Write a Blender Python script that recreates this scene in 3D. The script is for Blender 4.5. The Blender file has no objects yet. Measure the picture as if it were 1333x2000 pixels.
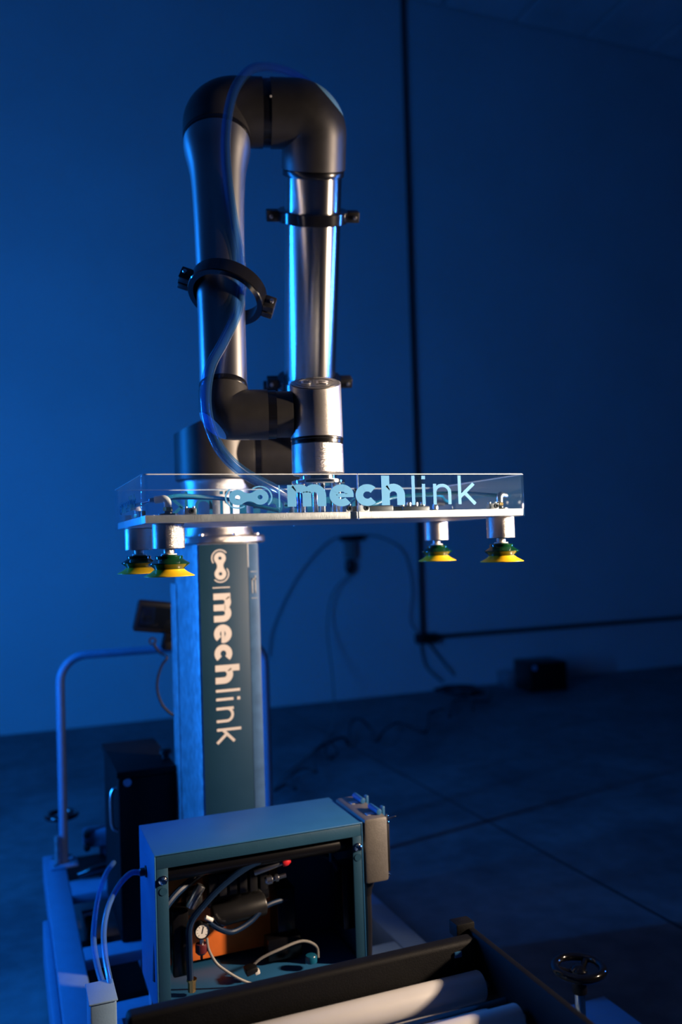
import bpy, bmesh, math, random
import numpy as np
from mathutils import Vector, Matrix
random.seed(3)
PI = math.pi
S = bpy.context.scene
COL = S.collection

# ------------------------------------------------------------------ camera
FPX, CAMH = 1680.0, 1.4
_x = np.array([4284., 78., -FPX]); _x /= np.linalg.norm(_x)
_y = np.array([-656., -85., -FPX]); _y -= _x*_x.dot(_y); _y /= np.linalg.norm(_y)
_z = np.cross(_x, _y)
RW = np.array([_x, _y, _z])                       # world axes seen from the camera
cd = bpy.data.cameras.new('camera'); cam = bpy.data.objects.new('camera', cd); COL.objects.link(cam)
cam.matrix_world = Matrix.Translation((0, 0, CAMH)) @ Matrix([list(r) for r in RW]).to_4x4()
cd.sensor_fit = 'VERTICAL'; cd.sensor_height = 36; cd.lens = 36*FPX/2000; cd.clip_start = .05
cd.dof.use_dof = True; cd.dof.focus_distance = 1.68; cd.dof.aperture_fstop = 2.0
S.camera = cam

# ------------------------------------------------------------------ world, lights, exposure
W = bpy.data.worlds.new('world'); S.world = W; W.use_nodes = True
W.node_tree.nodes['Background'].inputs[0].default_value = (0.004, 0.02, 0.09, 1)
W.node_tree.nodes['Background'].inputs[1].default_value = 0.1
S.view_settings.view_transform = 'Standard'; S.view_settings.look = 'None'
S.view_settings.gamma = 1; S.view_settings.use_curve_mapping = False; S.view_settings.exposure = 0
BLUE = (0.008, 0.225, 1.0)
def area(name, loc, target, sx, sy, power, color, spread=180):
    l = bpy.data.lights.new(name, 'AREA'); l.shape = 'RECTANGLE'; l.size = sx; l.size_y = sy
    l.energy = power; l.color = color; l.spread = math.radians(spread)
    o = bpy.data.objects.new(name, l); COL.objects.link(o); o.location = loc
    d = Vector(target)-Vector(loc)
    o.rotation_euler = d.to_track_quat('-Z', 'Y').to_euler()
    return o
def spot(name, loc, target, power, color, angle, blend, radius):
    l = bpy.data.lights.new(name, 'SPOT'); l.energy = power; l.color = color
    l.spot_size = math.radians(angle); l.spot_blend = blend; l.shadow_soft_size = radius
    o = bpy.data.objects.new(name, l); COL.objects.link(o); o.location = loc
    o.rotation_euler = (Vector(target)-Vector(loc)).to_track_quat('-Z', 'Y').to_euler()
    return o
area('blue_strip_light', (3.35, 1.95, 1.6), (0.75, 2.1, 2.05), .04, 2.0, 8, (0.05, .25, 1.0), 60)
area('warm_panel_light', (2.95, 0.6, 1.76), (0.60, 1.75, 1.36), .06, .2, 34, (1.0, .76, .55), 60)

# ------------------------------------------------------------------ materials
def mat(name, color, metallic=0., rough=.5, noise=0., nscale=8., bump=0., bscale=60., aniso=None, coat=0., spec=.5, trans=0., emit=None):
    m = bpy.data.materials.new(name); m.use_nodes = True
    nt = m.node_tree; p = nt.nodes['Principled BSDF']; N = nt.nodes.new; L = nt.links.new
    p.inputs['Base Color'].default_value = (*color, 1); p.inputs['Metallic'].default_value = metallic
    p.inputs['Roughness'].default_value = rough; p.inputs['Coat Weight'].default_value = coat
    p.inputs['Specular IOR Level'].default_value = spec; p.inputs['Transmission Weight'].default_value = trans
    tc = N('ShaderNodeTexCoord')
    n = N('ShaderNodeTexNoise'); n.inputs['Scale'].default_value = nscale; n.inputs['Detail'].default_value = 6
    L(tc.outputs['Object'], n.inputs['Vector'])
    if noise > 0:
        r = N('ShaderNodeValToRGB'); r.color_ramp.elements[0].position = .3; r.color_ramp.elements[1].position = .7
        r.color_ramp.elements[0].color = (*[c*(1-noise) for c in color], 1)
        r.color_ramp.elements[1].color = (*[min(1, c*(1+noise)) for c in color], 1)
        L(n.outputs['Fac'], r.inputs['Fac']); L(r.outputs['Color'], p.inputs['Base Color'])
    mr = N('ShaderNodeMapRange'); mr.inputs['To Min'].default_value = max(.01, rough*.88); mr.inputs['To Max'].default_value = min(1, rough*1.12)
    L(n.outputs['Fac'], mr.inputs['Value']); L(mr.outputs['Result'], p.inputs['Roughness'])
    if bump > 0:
        b = N('ShaderNodeTexNoise'); b.inputs['Scale'].default_value = bscale; b.inputs['Detail'].default_value = 5
        if aniso:
            mp = N('ShaderNodeMapping'); mp.inputs['Scale'].default_value = aniso
            L(tc.outputs['Object'], mp.inputs['Vector']); L(mp.outputs['Vector'], b.inputs['Vector'])
        else: L(tc.outputs['Object'], b.inputs['Vector'])
        bm_ = N('ShaderNodeBump'); bm_.inputs['Strength'].default_value = bump; bm_.inputs['Distance'].default_value = .002
        L(b.outputs['Fac'], bm_.inputs['Height']); L(bm_.outputs['Normal'], p.inputs['Normal'])
    return m
def aniso(m, a, rot=.25, rough=None):
    nt = m.node_tree; p = nt.nodes['Principled BSDF']; t = nt.nodes.new('ShaderNodeTangent'); t.direction_type = 'RADIAL'; t.axis = 'Z'
    nt.links.new(t.outputs[0], p.inputs['Tangent']); p.inputs['Anisotropic'].default_value = a; p.inputs['Anisotropic Rotation'].default_value = rot
def clear_mat(name, tint, ior=1.49, rough=.0):
    """thin clear plastic sheet: lets light straight through, mirrors by Fresnel"""
    m = bpy.data.materials.new(name); m.use_nodes = True; nt = m.node_tree; nt.nodes.clear(); N = nt.nodes.new; L = nt.links.new
    o = N('ShaderNodeOutputMaterial'); mx = N('ShaderNodeMixShader'); t = N('ShaderNodeBsdfTransparent'); g = N('ShaderNodeBsdfGlossy'); fr = N('ShaderNodeFresnel')
    nz = N('ShaderNodeTexNoise'); tc = N('ShaderNodeTexCoord'); nz.inputs['Scale'].default_value = 14
    bp = N('ShaderNodeBump'); bp.inputs['Strength'].default_value = .04; bp.inputs['Distance'].default_value = .002
    L(tc.outputs['Object'], nz.inputs['Vector']); L(nz.outputs['Fac'], bp.inputs['Height']); L(bp.outputs['Normal'], g.inputs['Normal'])
    t.inputs[0].default_value = (*tint, 1); g.inputs['Roughness'].default_value = rough; fr.inputs['IOR'].default_value = ior
    ge = N('ShaderNodeNewGeometry'); iv = N('ShaderNodeMath'); iv.operation = 'SUBTRACT'; iv.inputs[0].default_value = 1; mu = N('ShaderNodeMath'); mu.operation = 'MULTIPLY'
    L(ge.outputs['Backfacing'], iv.inputs[1]); L(iv.outputs[0], mu.inputs[0]); L(fr.outputs[0], mu.inputs[1])
    L(mu.outputs[0], mx.inputs[0]); L(t.outputs[0], mx.inputs[1]); L(g.outputs[0], mx.inputs[2]); L(mx.outputs[0], o.inputs[0])
    return m
M = {}
M['wall'] = mat('wall_plaster', (.62, .64, .66), 0, .85, .05, 1.2, .25, 40)
M['sidewall'] = mat('dark_low_bounce_wall', (.07, .07, .08), 0, .9, .05)  # unseen side walls made dark so they bounce less light
M['ceiling'] = mat('ceiling_concrete', (.6, .6, .62), 0, .9, .12, 1.5, .2, 20)
M['floor'] = None
M['blackpipe'] = mat('painted_conduit', (.012, .012, .014), 0, .5, .1)
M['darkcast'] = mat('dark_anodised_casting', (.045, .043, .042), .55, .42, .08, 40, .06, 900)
M['seal'] = mat('black_rubber_seal', (.004, .004, .005), 0, .25, .05)
M['tube'] = mat('satin_aluminium_tube', (.68, .66, .64), 1, .25, .02, 3)
M['tube_dark'] = mat('bead_blasted_aluminium', (.36, .36, .37), 1, .36, .03, 4)
M['brushed'] = mat('brushed_aluminium', (.64, .62, .60), 1, .3, .08, 20, .5, 60, (1, 1, 30))
M['wrist'] = mat('anodised_wrist_shell', (.50, .48, .47), .9, .34, .05, 20, .25, 60, (1, 1, 30))
aniso(M['tube'], .85); aniso(M['tube_dark'], .7)
M['chrome'] = mat('chrome', (.8, .8, .8), 1, .1, .04)
M['steel'] = mat('satin_steel', (.55, .55, .56), 1, .3, .1, 30)
M['plate'] = mat('milled_aluminium_plate', (.78, .74, .70), .65, .42, .08, 60, .25, 80, (20, 1, 1))
M['plastic'] = mat('black_plastic', (.008, .008, .009), 0, .38, .1, 30)
M['gloss_black'] = mat('glossy_black_plastic', (.006, .006, .007), 0, .14, .1, 30, coat=.5)
M['galv'] = mat('galvanised_sheet', (.45, .47, .5), .75, .45, .28, 45, .25, 90)
M['stile'] = mat('stile_with_blue_light', (.05, .12, .24), 0, .5, .15, 30, .1, 200, spec=.3)  # blue light put into the stile colour so it reads less warm
M['teal'] = mat('teal_printed_panel', (.004, .035, .07), 0, .5, .06, 10, spec=.3)
M['cream'] = mat('cream_lettering', (.62, .56, .50), 0, .5, .02)
M['vinyl'] = mat('pale_cyan_vinyl', (.10, .42, .80), 0, .45, .02, 10, spec=.9)
M['white_paint'] = mat('white_coat_blue_light', (.15, .24, .36), 0, .45, .06, 20, .1, 300)  # white coat with the blue light tinted into its colour
M['grey_paint'] = mat('grey_enamel_blue_light', (.02, .11, .25), 0, .4, .05, 15, .1, 300)  # grey enamel, blued in the colour to mute the warm lamp
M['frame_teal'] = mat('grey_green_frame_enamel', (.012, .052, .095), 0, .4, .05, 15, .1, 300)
M['warmgrey'] = mat('warm_grey_cast_hood', (.13, .12, .11), .1, .5, .06, 60, .3, 500)
M['frame_black'] = mat('black_powder_coat', (.0035, .0035, .004), 0, .6, .15, 60, .35, 700, spec=.15)
M['roller'] = mat('pale_grey_roller_sleeve', (.62, .60, .58), 0, .4, .05, 12)
M['orange'] = mat('orange_mounting_panel', (.85, .19, .03), 0, .5, .12, 20)
M['red'] = mat('red_plastic', (.6, .02, .03), 0, .35, .03)
M['red_dark'] = mat('smoky_red_bowl', (.10, .015, .02), 0, .3, .03)
M['brass'] = mat('brass', (.75, .5, .18), 1, .25, .06)
M['green'] = mat('green_rubber', (.003, .035, .012), 0, .14, .08, 30, coat=.3)
M['yellow'] = mat('yellow_rubber', (.85, .52, .012), 0, .3, .05, 20)
M['white'] = mat('white_plastic', (.75, .73, .68), 0, .4, .03)
M['cable_grey'] = mat('grey_cable', (.2, .19, .18), 0, .45, .05)
M['cable_grey2'] = mat('slate_cable', (.06, .07, .09), 0, .5, .05)
M['cable_black'] = mat('black_cable', (.01, .01, .012), 0, .4, .05)
M['cable_blue'] = mat('dark_blue_tubing', (.006, .018, .05), 0, .25, .05, spec=.35)
M['tube_cyan'] = mat('blue_pneumatic_tube', (.008, .11, .20), 0, .25, .05, coat=.3)
def lamp_mat(name, color, strength):
    m = bpy.data.materials.new(name); m.use_nodes = True; nt = m.node_tree; nt.nodes.clear()
    o = nt.nodes.new('ShaderNodeOutputMaterial'); e = nt.nodes.new('ShaderNodeEmission'); e.inputs[0].default_value = (*color, 1); e.inputs[1].default_value = strength
    nt.links.new(e.outputs[0], o.inputs[0]); return m
def translucent(m, w, color):
    nt = m.node_tree; p = nt.nodes['Principled BSDF']; o = nt.nodes['Material Output']
    t = nt.nodes.new('ShaderNodeBsdfTranslucent'); t.inputs[0].default_value = (*color, 1); mx = nt.nodes.new('ShaderNodeMixShader'); mx.inputs[0].default_value = w
    nt.links.new(p.outputs[0], mx.inputs[1]); nt.links.new(t.outputs[0], mx.inputs[2]); nt.links.new(mx.outputs[0], o.inputs[0])
translucent(M['vinyl'], .15, (.2, .7, 1.0))
M['blue_lamp'] = lamp_mat('blue_led_tube', BLUE, 320)
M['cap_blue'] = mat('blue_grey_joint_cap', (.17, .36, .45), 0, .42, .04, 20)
M['acrylic'] = clear_mat('clear_acrylic', (.93, .97, 1.0), 1.5, .015)
def haze(m, w, c):
    nt = m.node_tree; o = next(n for n in nt.nodes if n.type == 'OUTPUT_MATERIAL'); s_ = o.inputs[0].links[0].from_socket
    d = nt.nodes.new('ShaderNodeBsdfDiffuse'); d.inputs[0].default_value = (*c, 1); mx = nt.nodes.new('ShaderNodeMixShader'); mx.inputs[0].default_value = w
    nt.links.new(s_, mx.inputs[1]); nt.links.new(d.outputs[0], mx.inputs[2]); nt.links.new(mx.outputs[0], o.inputs[0])
_nt = M['acrylic'].node_tree; _o = next(n for n in _nt.nodes if n.type == 'OUTPUT_MATERIAL'); _s = _o.inputs[0].links[0].from_socket
_d = _nt.nodes.new('ShaderNodeBsdfTranslucent'); _d.inputs[0].default_value = (.25, .6, 1, 1); _d2 = _nt.nodes.new('ShaderNodeBsdfDiffuse'); _d2.inputs[0].default_value = (.25, .6, 1, 1)  # faint blue mixed into the sheet to imitate blue light on it
_a = _nt.nodes.new('ShaderNodeAddShader'); _m = _nt.nodes.new('ShaderNodeMixShader'); _m.inputs[0].default_value = .007
_nt.links.new(_d.outputs[0], _a.inputs[0]); _nt.links.new(_d2.outputs[0], _a.inputs[1]); _nt.links.new(_s, _m.inputs[1]); _nt.links.new(_a.outputs[0], _m.inputs[2]); _nt.links.new(_m.outputs[0], _o.inputs[0])
M['acrylic_edge'] = mat('sawn_edge_piped_light', (.8, .88, .95), 0, .2, .1, 60, spec=1.0)  # sawn edge; pale colour also stands in for light piped along the sheet
M['clear_hose'] = clear_mat('clear_blue_hose', (.50, .70, .92), 2.1, .07)
M['milky_hose'] = clear_mat('milky_blue_tubing', (.55, .75, .95), 2.0, .25)
haze(M['clear_hose'], .04, (.12, .4, .85)); haze(M['milky_hose'], .1, (.2, .5, .9))
M['badge'] = mat('pale_badge', (.25, .35, .5), 0, .4, .05)
M['screen'] = mat('dark_screen_glass', (.004, .006, .01), 0, .12, .05)
M['dial'] = None
def floor_mat():
    m = bpy.data.materials.new('worn_concrete_floor'); m.use_nodes = True; nt = m.node_tree; p = nt.nodes['Principled BSDF']; N = nt.nodes.new; L = nt.links.new
    tc = N('ShaderNodeTexCoord'); n1 = N('ShaderNodeTexNoise'); n1.inputs['Scale'].default_value = 1.6; n1.inputs['Detail'].default_value = 8; n1.inputs['Roughness'].default_value = .6; n1.inputs['Distortion'].default_value = .6
    n2 = N('ShaderNodeTexNoise'); n2.inputs['Scale'].default_value = 11; n2.inputs['Detail'].default_value = 6
    L(tc.outputs['Object'], n1.inputs['Vector']); L(tc.outputs['Object'], n2.inputs['Vector'])
    r = N('ShaderNodeValToRGB'); r.color_ramp.elements[0].position = .38; r.color_ramp.elements[0].color = (.085, .09, .10, 1)
    r.color_ramp.elements[1].position = .62; r.color_ramp.elements[1].color = (.19, .2, .215, 1)
    mx = N('ShaderNodeMix'); mx.data_type = 'FLOAT'; mx.inputs[0].default_value = .3
    L(n1.outputs['Fac'], mx.inputs[2]); L(n2.outputs['Fac'], mx.inputs[3]); L(mx.outputs[0], r.inputs['Fac']); L(r.outputs['Color'], p.inputs['Base Color'])
    mr = N('ShaderNodeMapRange'); mr.inputs['To Min'].default_value = .45; mr.inputs['To Max'].default_value = .8
    L(n1.outputs['Fac'], mr.inputs['Value']); L(mr.outputs['Result'], p.inputs['Roughness'])
    b = N('ShaderNodeBump'); b.inputs['Strength'].default_value = .3; b.inputs['Distance'].default_value = .004
    L(n2.outputs['Fac'], b.inputs['Height']); L(b.outputs['Normal'], p.inputs['Normal'])
    return m
M['floor'] = floor_mat()

# ------------------------------------------------------------------ mesh helpers
def V(*a): return Vector(a)
def px_ray(u, v):
    return Vector(RW @ np.array([u-666.5, -(v-1000), -FPX]))
def at(u, v, Y=None, z=None, X=None):
    """a world point that lies on the given plane"""
    r = px_ray(u, v)
    k = Y/r.y if Y is not None else ((z-CAMH)/r.z if z is not None else X/r.x)
    return Vector((0, 0, CAMH)) + r*k
ROOT = {}
def thing(name, label, cat, loc=(0, 0, 0), group=None, kind=None):
    o = bpy.data.objects.new(name, None); COL.objects.link(o); o.location = loc
    o.empty_display_size = .1
    o['label'] = label; o['category'] = cat
    if group: o['group'] = group
    if kind: o['kind'] = kind
    ROOT[o.name] = Vector(loc)
    return o
def org(o):
    v = Vector((0, 0, 0))
    while o is not None: v += o.location; o = o.parent
    return v
def obj(name, bm, m, parent=None, label=None, smooth=True, origin=None, auto=35, axis=None):
    """bm is in world coordinates"""
    o_ = org(parent) if parent is not None else Vector((0, 0, 0))
    base = Vector(origin) if origin is not None else o_
    bmesh.ops.translate(bm, verts=bm.verts, vec=-base)
    if axis is not None:                          # local Z runs along the axis
        qt = Vector((0, 0, 1)).rotation_difference(Vector(axis)); bmesh.ops.transform(bm, matrix=qt.to_matrix().to_4x4().inverted(), verts=bm.verts)
    me = bpy.data.meshes.new(name)
    if smooth:
        for f in bm.faces: f.smooth = True
        for e in bm.edges:
            if len(e.link_faces) == 2 and e.calc_face_angle(0) > math.radians(auto): e.smooth = False
    bm.to_mesh(me); bm.free()
    if isinstance(m, (list, tuple)):
        for k in m: me.materials.append(k)
    else: me.materials.append(m)
    ob = bpy.data.objects.new(name, me); COL.objects.link(ob)
    if parent is not None: ob.parent = parent
    ob.location = base-o_
    if axis is not None: ob.rotation_mode = 'QUATERNION'; ob.rotation_quaternion = qt
    if label: ob['label'] = label
    return ob
def tag(o, label, cat, group=None):
    o['label'] = label; o['category'] = cat
    if group: o['group'] = group
    return o
def struct(name, bm, m, parent=None, **k):
    o = obj(name, bm, m, parent, **k)
    if parent is None: o['kind'] = 'structure'
    return o
def frame(ax):
    ax = Vector(ax).normalized()
    t = Vector((0, 0, 1)) if abs(ax.z) < .9 else Vector((0, 1, 0))
    u = t.cross(ax).normalized(); w = ax.cross(u).normalized()
    return u, w, ax
def box(bm, c, s, bev=0., rot=None, seg=2):
    r = bmesh.ops.create_cube(bm, size=1.0); vs = r['verts']
    mt = Matrix.Translation(Vector(c)) @ (rot.to_4x4() if rot is not None else Matrix.Identity(4)) @ Matrix.Diagonal((*s, 1))
    bmesh.ops.transform(bm, matrix=mt, verts=vs)
    if bev > 0:
        es = list({e for v in vs for e in v.link_edges})
        bmesh.ops.bevel(bm, geom=es, offset=min(bev, min(s)*.45), segments=seg, profile=.5, affect='EDGES')
    return bm
def box2(bm, a, b, bev=0., seg=2):
    a = Vector(a); b = Vector(b)
    return box(bm, (a+b)/2, [abs(b[i]-a[i]) for i in range(3)], bev, None, seg)
def NB(): return bmesh.new()
def B(a, b, bev=.002): return box2(NB(), a, b, bev)
def lathe(bm, p0, ax, prof, n=48, cap=True):
    """prof: (radius, height along ax)"""
    u, w, a = frame(ax); p0 = Vector(p0); rings = []
    for (r, h) in prof:
        if r < 1e-6: rings.append([bm.verts.new(p0+a*h)])
        else: rings.append([bm.verts.new(p0+a*h+u*(r*math.cos(2*PI*i/n))+w*(r*math.sin(2*PI*i/n))) for i in range(n)])
    for A_, B_ in zip(rings, rings[1:]):
        if len(A_) == 1 and len(B_) == 1: continue
        for i in range(n):
            j = (i+1) % n
            if len(A_) == 1: bm.faces.new((A_[0], B_[i], B_[j]))
            elif len(B_) == 1: bm.faces.new((A_[i], A_[j], B_[0]))
            else: bm.faces.new((A_[i], A_[j], B_[j], B_[i]))
    if cap:
        if len(rings[0]) > 1: bm.faces.new(rings[0][::-1])
        if len(rings[-1]) > 1: bm.faces.new(rings[-1])
    bmesh.ops.recalc_face_normals(bm, faces=bm.faces)
    return bm
def cyl(bm, p0, p1, r, n=32, bev=0., r2=None):
    p0 = Vector(p0); p1 = Vector(p1); L = (p1-p0).length; r2 = r if r2 is None else r2
    if bev > 0: prof = [(r-bev, 0), (r-bev*.3, bev*.3), (r, bev), (r2, L-bev), (r2-bev*.3, L-bev*.3), (r2-bev, L)]
    else: prof = [(r, 0), (r2, L)]
    return lathe(bm, p0, p1-p0, prof, n)
def smoothpath(pts, n=8):
    """Catmull-Rom through the points"""
    P = [Vector(p) for p in pts]; P = [P[0]*2-P[1]]+P+[P[-1]*2-P[-2]]; out = []
    for i in range(1, len(P)-2):
        for k in range(n):
            t = k/n; a, b, c, d = P[i-1:i+3]
            out.append(.5*((2*b)+(c-a)*t+(2*a-5*b+4*c-d)*t*t+(3*b-a-3*c+d)*t**3))
    out.append(P[-2]); return out
def sweep(bm, pts, r, n=12, cap=True, radii=None):
    pts = [Vector(p) for p in pts]; T = []
    for i in range(len(pts)):
        T.append((pts[min(i+1, len(pts)-1)]-pts[max(i-1, 0)]).normalized())
    u, w, _ = frame(T[0]); rings = []
    for i, p in enumerate(pts):
        if i:
            q = T[i-1].rotation_difference(T[i]); u = q @ u; w = q @ w
        rr = radii[i] if radii else r
        rings.append([bm.verts.new(p+u*(rr*math.cos(2*PI*k/n))+w*(rr*math.sin(2*PI*k/n))) for k in range(n)])
    for A_, B_ in zip(rings, rings[1:]):
        for k in range(n):
            j = (k+1) % n; bm.faces.new((A_[k], A_[j], B_[j], B_[k]))
    if cap:
        bm.faces.new(rings[0][::-1]); bm.faces.new(rings[-1])
    bmesh.ops.recalc_face_normals(bm, faces=bm.faces)
    return bm
def elbow_path(c, d0, d1, l0, l1, R, n=10):
    """from c+d0*l0 to c+d1*l1 with a fillet of radius R"""
    c = Vector(c); d0 = Vector(d0).normalized(); d1 = Vector(d1).normalized()
    ang = d0.angle(d1); tl = R/math.tan(ang/2)
    bis = (d0+d1).normalized(); ctr = c+bis*(R/math.sin(ang/2))
    a = c+d0*tl-ctr; b = c+d1*tl-ctr; axis = a.cross(b).normalized(); tot = a.angle(b)
    out = [c+d0*l0]
    for k in range(n+1): out.append(ctr+Matrix.Rotation(tot*k/n, 3, axis) @ a)
    out.append(c+d1*l1); return out
def cut(bm, co, no):
    """slice off what lies beyond the plane and close it"""
    g = bmesh.ops.bisect_plane(bm, geom=bm.verts[:]+bm.edges[:]+bm.faces[:], plane_co=co, plane_no=no, clear_outer=True)
    es = [e for e in g['geom_cut'] if isinstance(e, bmesh.types.BMEdge)]
    bmesh.ops.holes_fill(bm, edges=es, sides=0)
    bmesh.ops.recalc_face_normals(bm, faces=bm.faces)
    return bm
def annulus(bm, p0, ax, r0, r1, h, n=48, a0=0, a1=2*PI, bev=0):
    """ring (or arc of one) of rectangular section, centred on p0"""
    u, w, a = frame(ax); p0 = Vector(p0); full = abs(a1-a0-2*PI) < 1e-4; m = n if full else n+1; R_ = []
    sec = [(r0, -h/2), (r1-bev, -h/2), (r1, -h/2+bev), (r1, h/2-bev), (r1-bev, h/2), (r0, h/2)] if bev else [(r0, -h/2), (r1, -h/2), (r1, h/2), (r0, h/2)]
    for i in range(m):
        t = a0+(a1-a0)*i/n; d = u*math.cos(t)+w*math.sin(t)
        R_.append([bm.verts.new(p0+d*r+a*z) for r, z in sec])
    k = len(sec)
    for i in range(n):
        A_, B_ = R_[i], R_[(i+1) % m]
        for q in range(k): bm.faces.new((A_[q], A_[(q+1) % k], B_[(q+1) % k], B_[q]))
    if not full: bm.faces.new(R_[0]); bm.faces.new(R_[-1][::-1])
    bmesh.ops.recalc_face_normals(bm, faces=bm.faces)
    return bm
def bolt(bm, p, ax, r=.004, h=.004):
    p = Vector(p); a = Vector(ax).normalized()
    lathe(bm, p, a, [(r, 0), (r, h*.85), (r*.85, h), (r*.5, h), (r*.5, h*.4), (0, h*.4)], 16, cap=False)
    return bm

# ------------------------------------------------------------------ lettering (strokes, one unit = x-height)
def arc(cx, cy, r, a0, a1, n=16, ry=None):
    ry = ry or r
    return [(cx+r*math.cos(math.radians(a0+(a1-a0)*i/n)), cy+ry*math.sin(math.radians(a0+(a1-a0)*i/n))) for i in range(n+1)]
def stroke(polys, pts, w):
    L_, R_ = [], []
    for i, p in enumerate(pts):
        a = Vector(pts[max(i-1, 0)]); b = Vector(pts[min(i+1, len(pts)-1)]); t = (b-a).normalized(); nrm = Vector((-t.y, t.x))
        L_.append(Vector(p)+nrm*w/2); R_.append(Vector(p)-nrm*w/2)
    for i in range(len(pts)-1): polys.append([L_[i], R_[i], R_[i+1], L_[i+1]])
def rect(polys, x0, y0, x1, y1): polys.append([Vector((x0, y0)), Vector((x1, y0)), Vector((x1, y1)), Vector((x0, y1))])
def glyph(ch, thin=False):
    P = []
    if ch == 'm':
        rect(P, 0, 0, .36, .98)
        for s in (.18, .81):
            stroke(P, [(s+.0, .4)]+arc(s+.315, .515, .315, 180, 0, 18)+[(s+.63, 0)], .36)
    elif ch == 'e':
        stroke(P, arc(.53, .49, .355, 0, 318, 30, .34), .34); rect(P, .3, .4, 1.045, .585)
    elif ch == 'c': stroke(P, arc(.51, .49, .35, 42, 318, 26, .34), .34)
    elif ch == 'h':
        if True:
            rect(P, 0, 0, .36, 1.4); stroke(P, [(.18, .4)]+arc(.525, .49, .345, 180, 0, 18)+[(.87, 0)], .36)
    elif ch == 'l': rect(P, 0, 0, .15, 1.4)
    elif ch == 'i': rect(P, 0, 0, .15, 1.0); rect(P, -.01, 1.22, .16, 1.39)
    elif ch == 'n':
        rect(P, 0, 0, .15, 1.0); stroke(P, [(.075, .4)]+arc(.425, .575, .35, 180, 0, 18)+[(.775, 0)], .15)
    elif ch == 'k':
        rect(P, 0, 0, .15, 1.4); stroke(P, [(.1, .36), (.76, 1.0)], .16); stroke(P, [(.32, .56), (.82, 0)], .16)
    elif ch == '|': rect(P, 0, 0, .06, 1.0)
    return P
WORD = [('m', 0), ('e', 1.76), ('c', 2.9), ('h', 4.05), ('l', 5.42), ('i', 5.9), ('n', 6.42), ('k', 7.6)]
def put(polys, o, u, v, unit, thick, nrm):
    # v may be shorter than a unit vector: the lettering is then wider than tall
    """2D polygons -> thin raised letters; each polygon keeps its own hair of height so none coincide"""
    bm = NB()
    for i, p in enumerate(polys):
        t = thick+(i % 7)*1.2e-5
        a = [bm.verts.new(o+u*(q.x*unit)+v*(q.y*unit)) for q in p]; b = [bm.verts.new(o+u*(q.x*unit)+v*(q.y*unit)+nrm*t) for q in p]
        bm.faces.new(b); bm.faces.new(a[::-1]); n = len(p)
        for k in range(n): bm.faces.new((a[k], a[(k+1) % n], b[(k+1) % n], b[k]))
    bmesh.ops.recalc_face_normals(bm, faces=bm.faces)
    return bm
def emblem_bm(o, u, v, unit, thick, nrm):
    """two-lobed chain link with holes"""
    c0, c1, r, nk = (-2.0, .44), (-1.11, .45), .34, .2
    out = arc(c0[0], c0[1], r, 48, 312, 28)
    a = Vector(out[-1]); b = Vector(arc(c1[0], c1[1], r, 228, 492, 28)[0])
    def neck(p, q, sgn):
        L = []
        for i in range(1, 8):
            t = i/8; x = p.x+(q.x-p.x)*t; e = 4*t*(1-t); y = p.y+(q.y-p.y)*t; L.append((x, y+sgn*e*.075))
        return L
    o2 = arc(c1[0], c1[1], r, 228, 492, 28)
    poly = out+neck(a, b, 1)+o2+neck(Vector(o2[-1]), Vector(out[0]), -1)
    holes = [arc(c[0], c[1], .1, 0, 345, 23) for c in (c0, c1)]
    bm = NB(); es = []
    for ring in [poly]+holes:
        vs = [bm.verts.new(o+u*(q[0]*unit)+v*(q[1]*unit)+nrm*thick) for q in ring]
        es += [bm.edges.new((vs[i], vs[(i+1) % len(vs)])) for i in range(len(vs))]
    bmesh.ops.triangle_fill(bm, use_beauty=True, use_dissolve=False, edges=es)
    g = bmesh.ops.extrude_face_region(bm, geom=bm.faces[:])
    bmesh.ops.translate(bm, verts=[x for x in g['geom'] if isinstance(x, bmesh.types.BMVert)], vec=-nrm*thick)
    bmesh.ops.recalc_face_normals(bm, faces=bm.faces)
    P = []
    stroke(P, arc(c0[0], c0[1], .47, 128, 305, 24), .065); stroke(P, arc(c1[0], c1[1], .47, -48, 128, 24), .065)
    b2 = put(P, o, u, v, unit, thick, nrm); me = bpy.data.meshes.new('tmp'); b2.to_mesh(me); b2.free(); bm.from_mesh(me); bpy.data.meshes.remove(me)
    return bm
def wordmark(parent, o, u, v, nrm, unit, m, thick=.0006, seps=True):
    o = Vector(o); u = Vector(u); v = Vector(v); nrm = Vector(nrm)
    obj('emblem', emblem_bm(o, u, v, unit, thick, nrm), m, parent, smooth=False)
    P = glyph('|')
    obj('divider_bar', put([[q+Vector((-.36, -.03)) for q in p] for p in P], o, u, v, unit, thick, nrm), m, parent, smooth=False)
    for ch, x in WORD:
        obj('letter', put([[q+Vector((x, 0)) for q in p] for p in glyph(ch)], o, u, v, unit, thick, nrm), m, parent, smooth=False)

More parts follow.
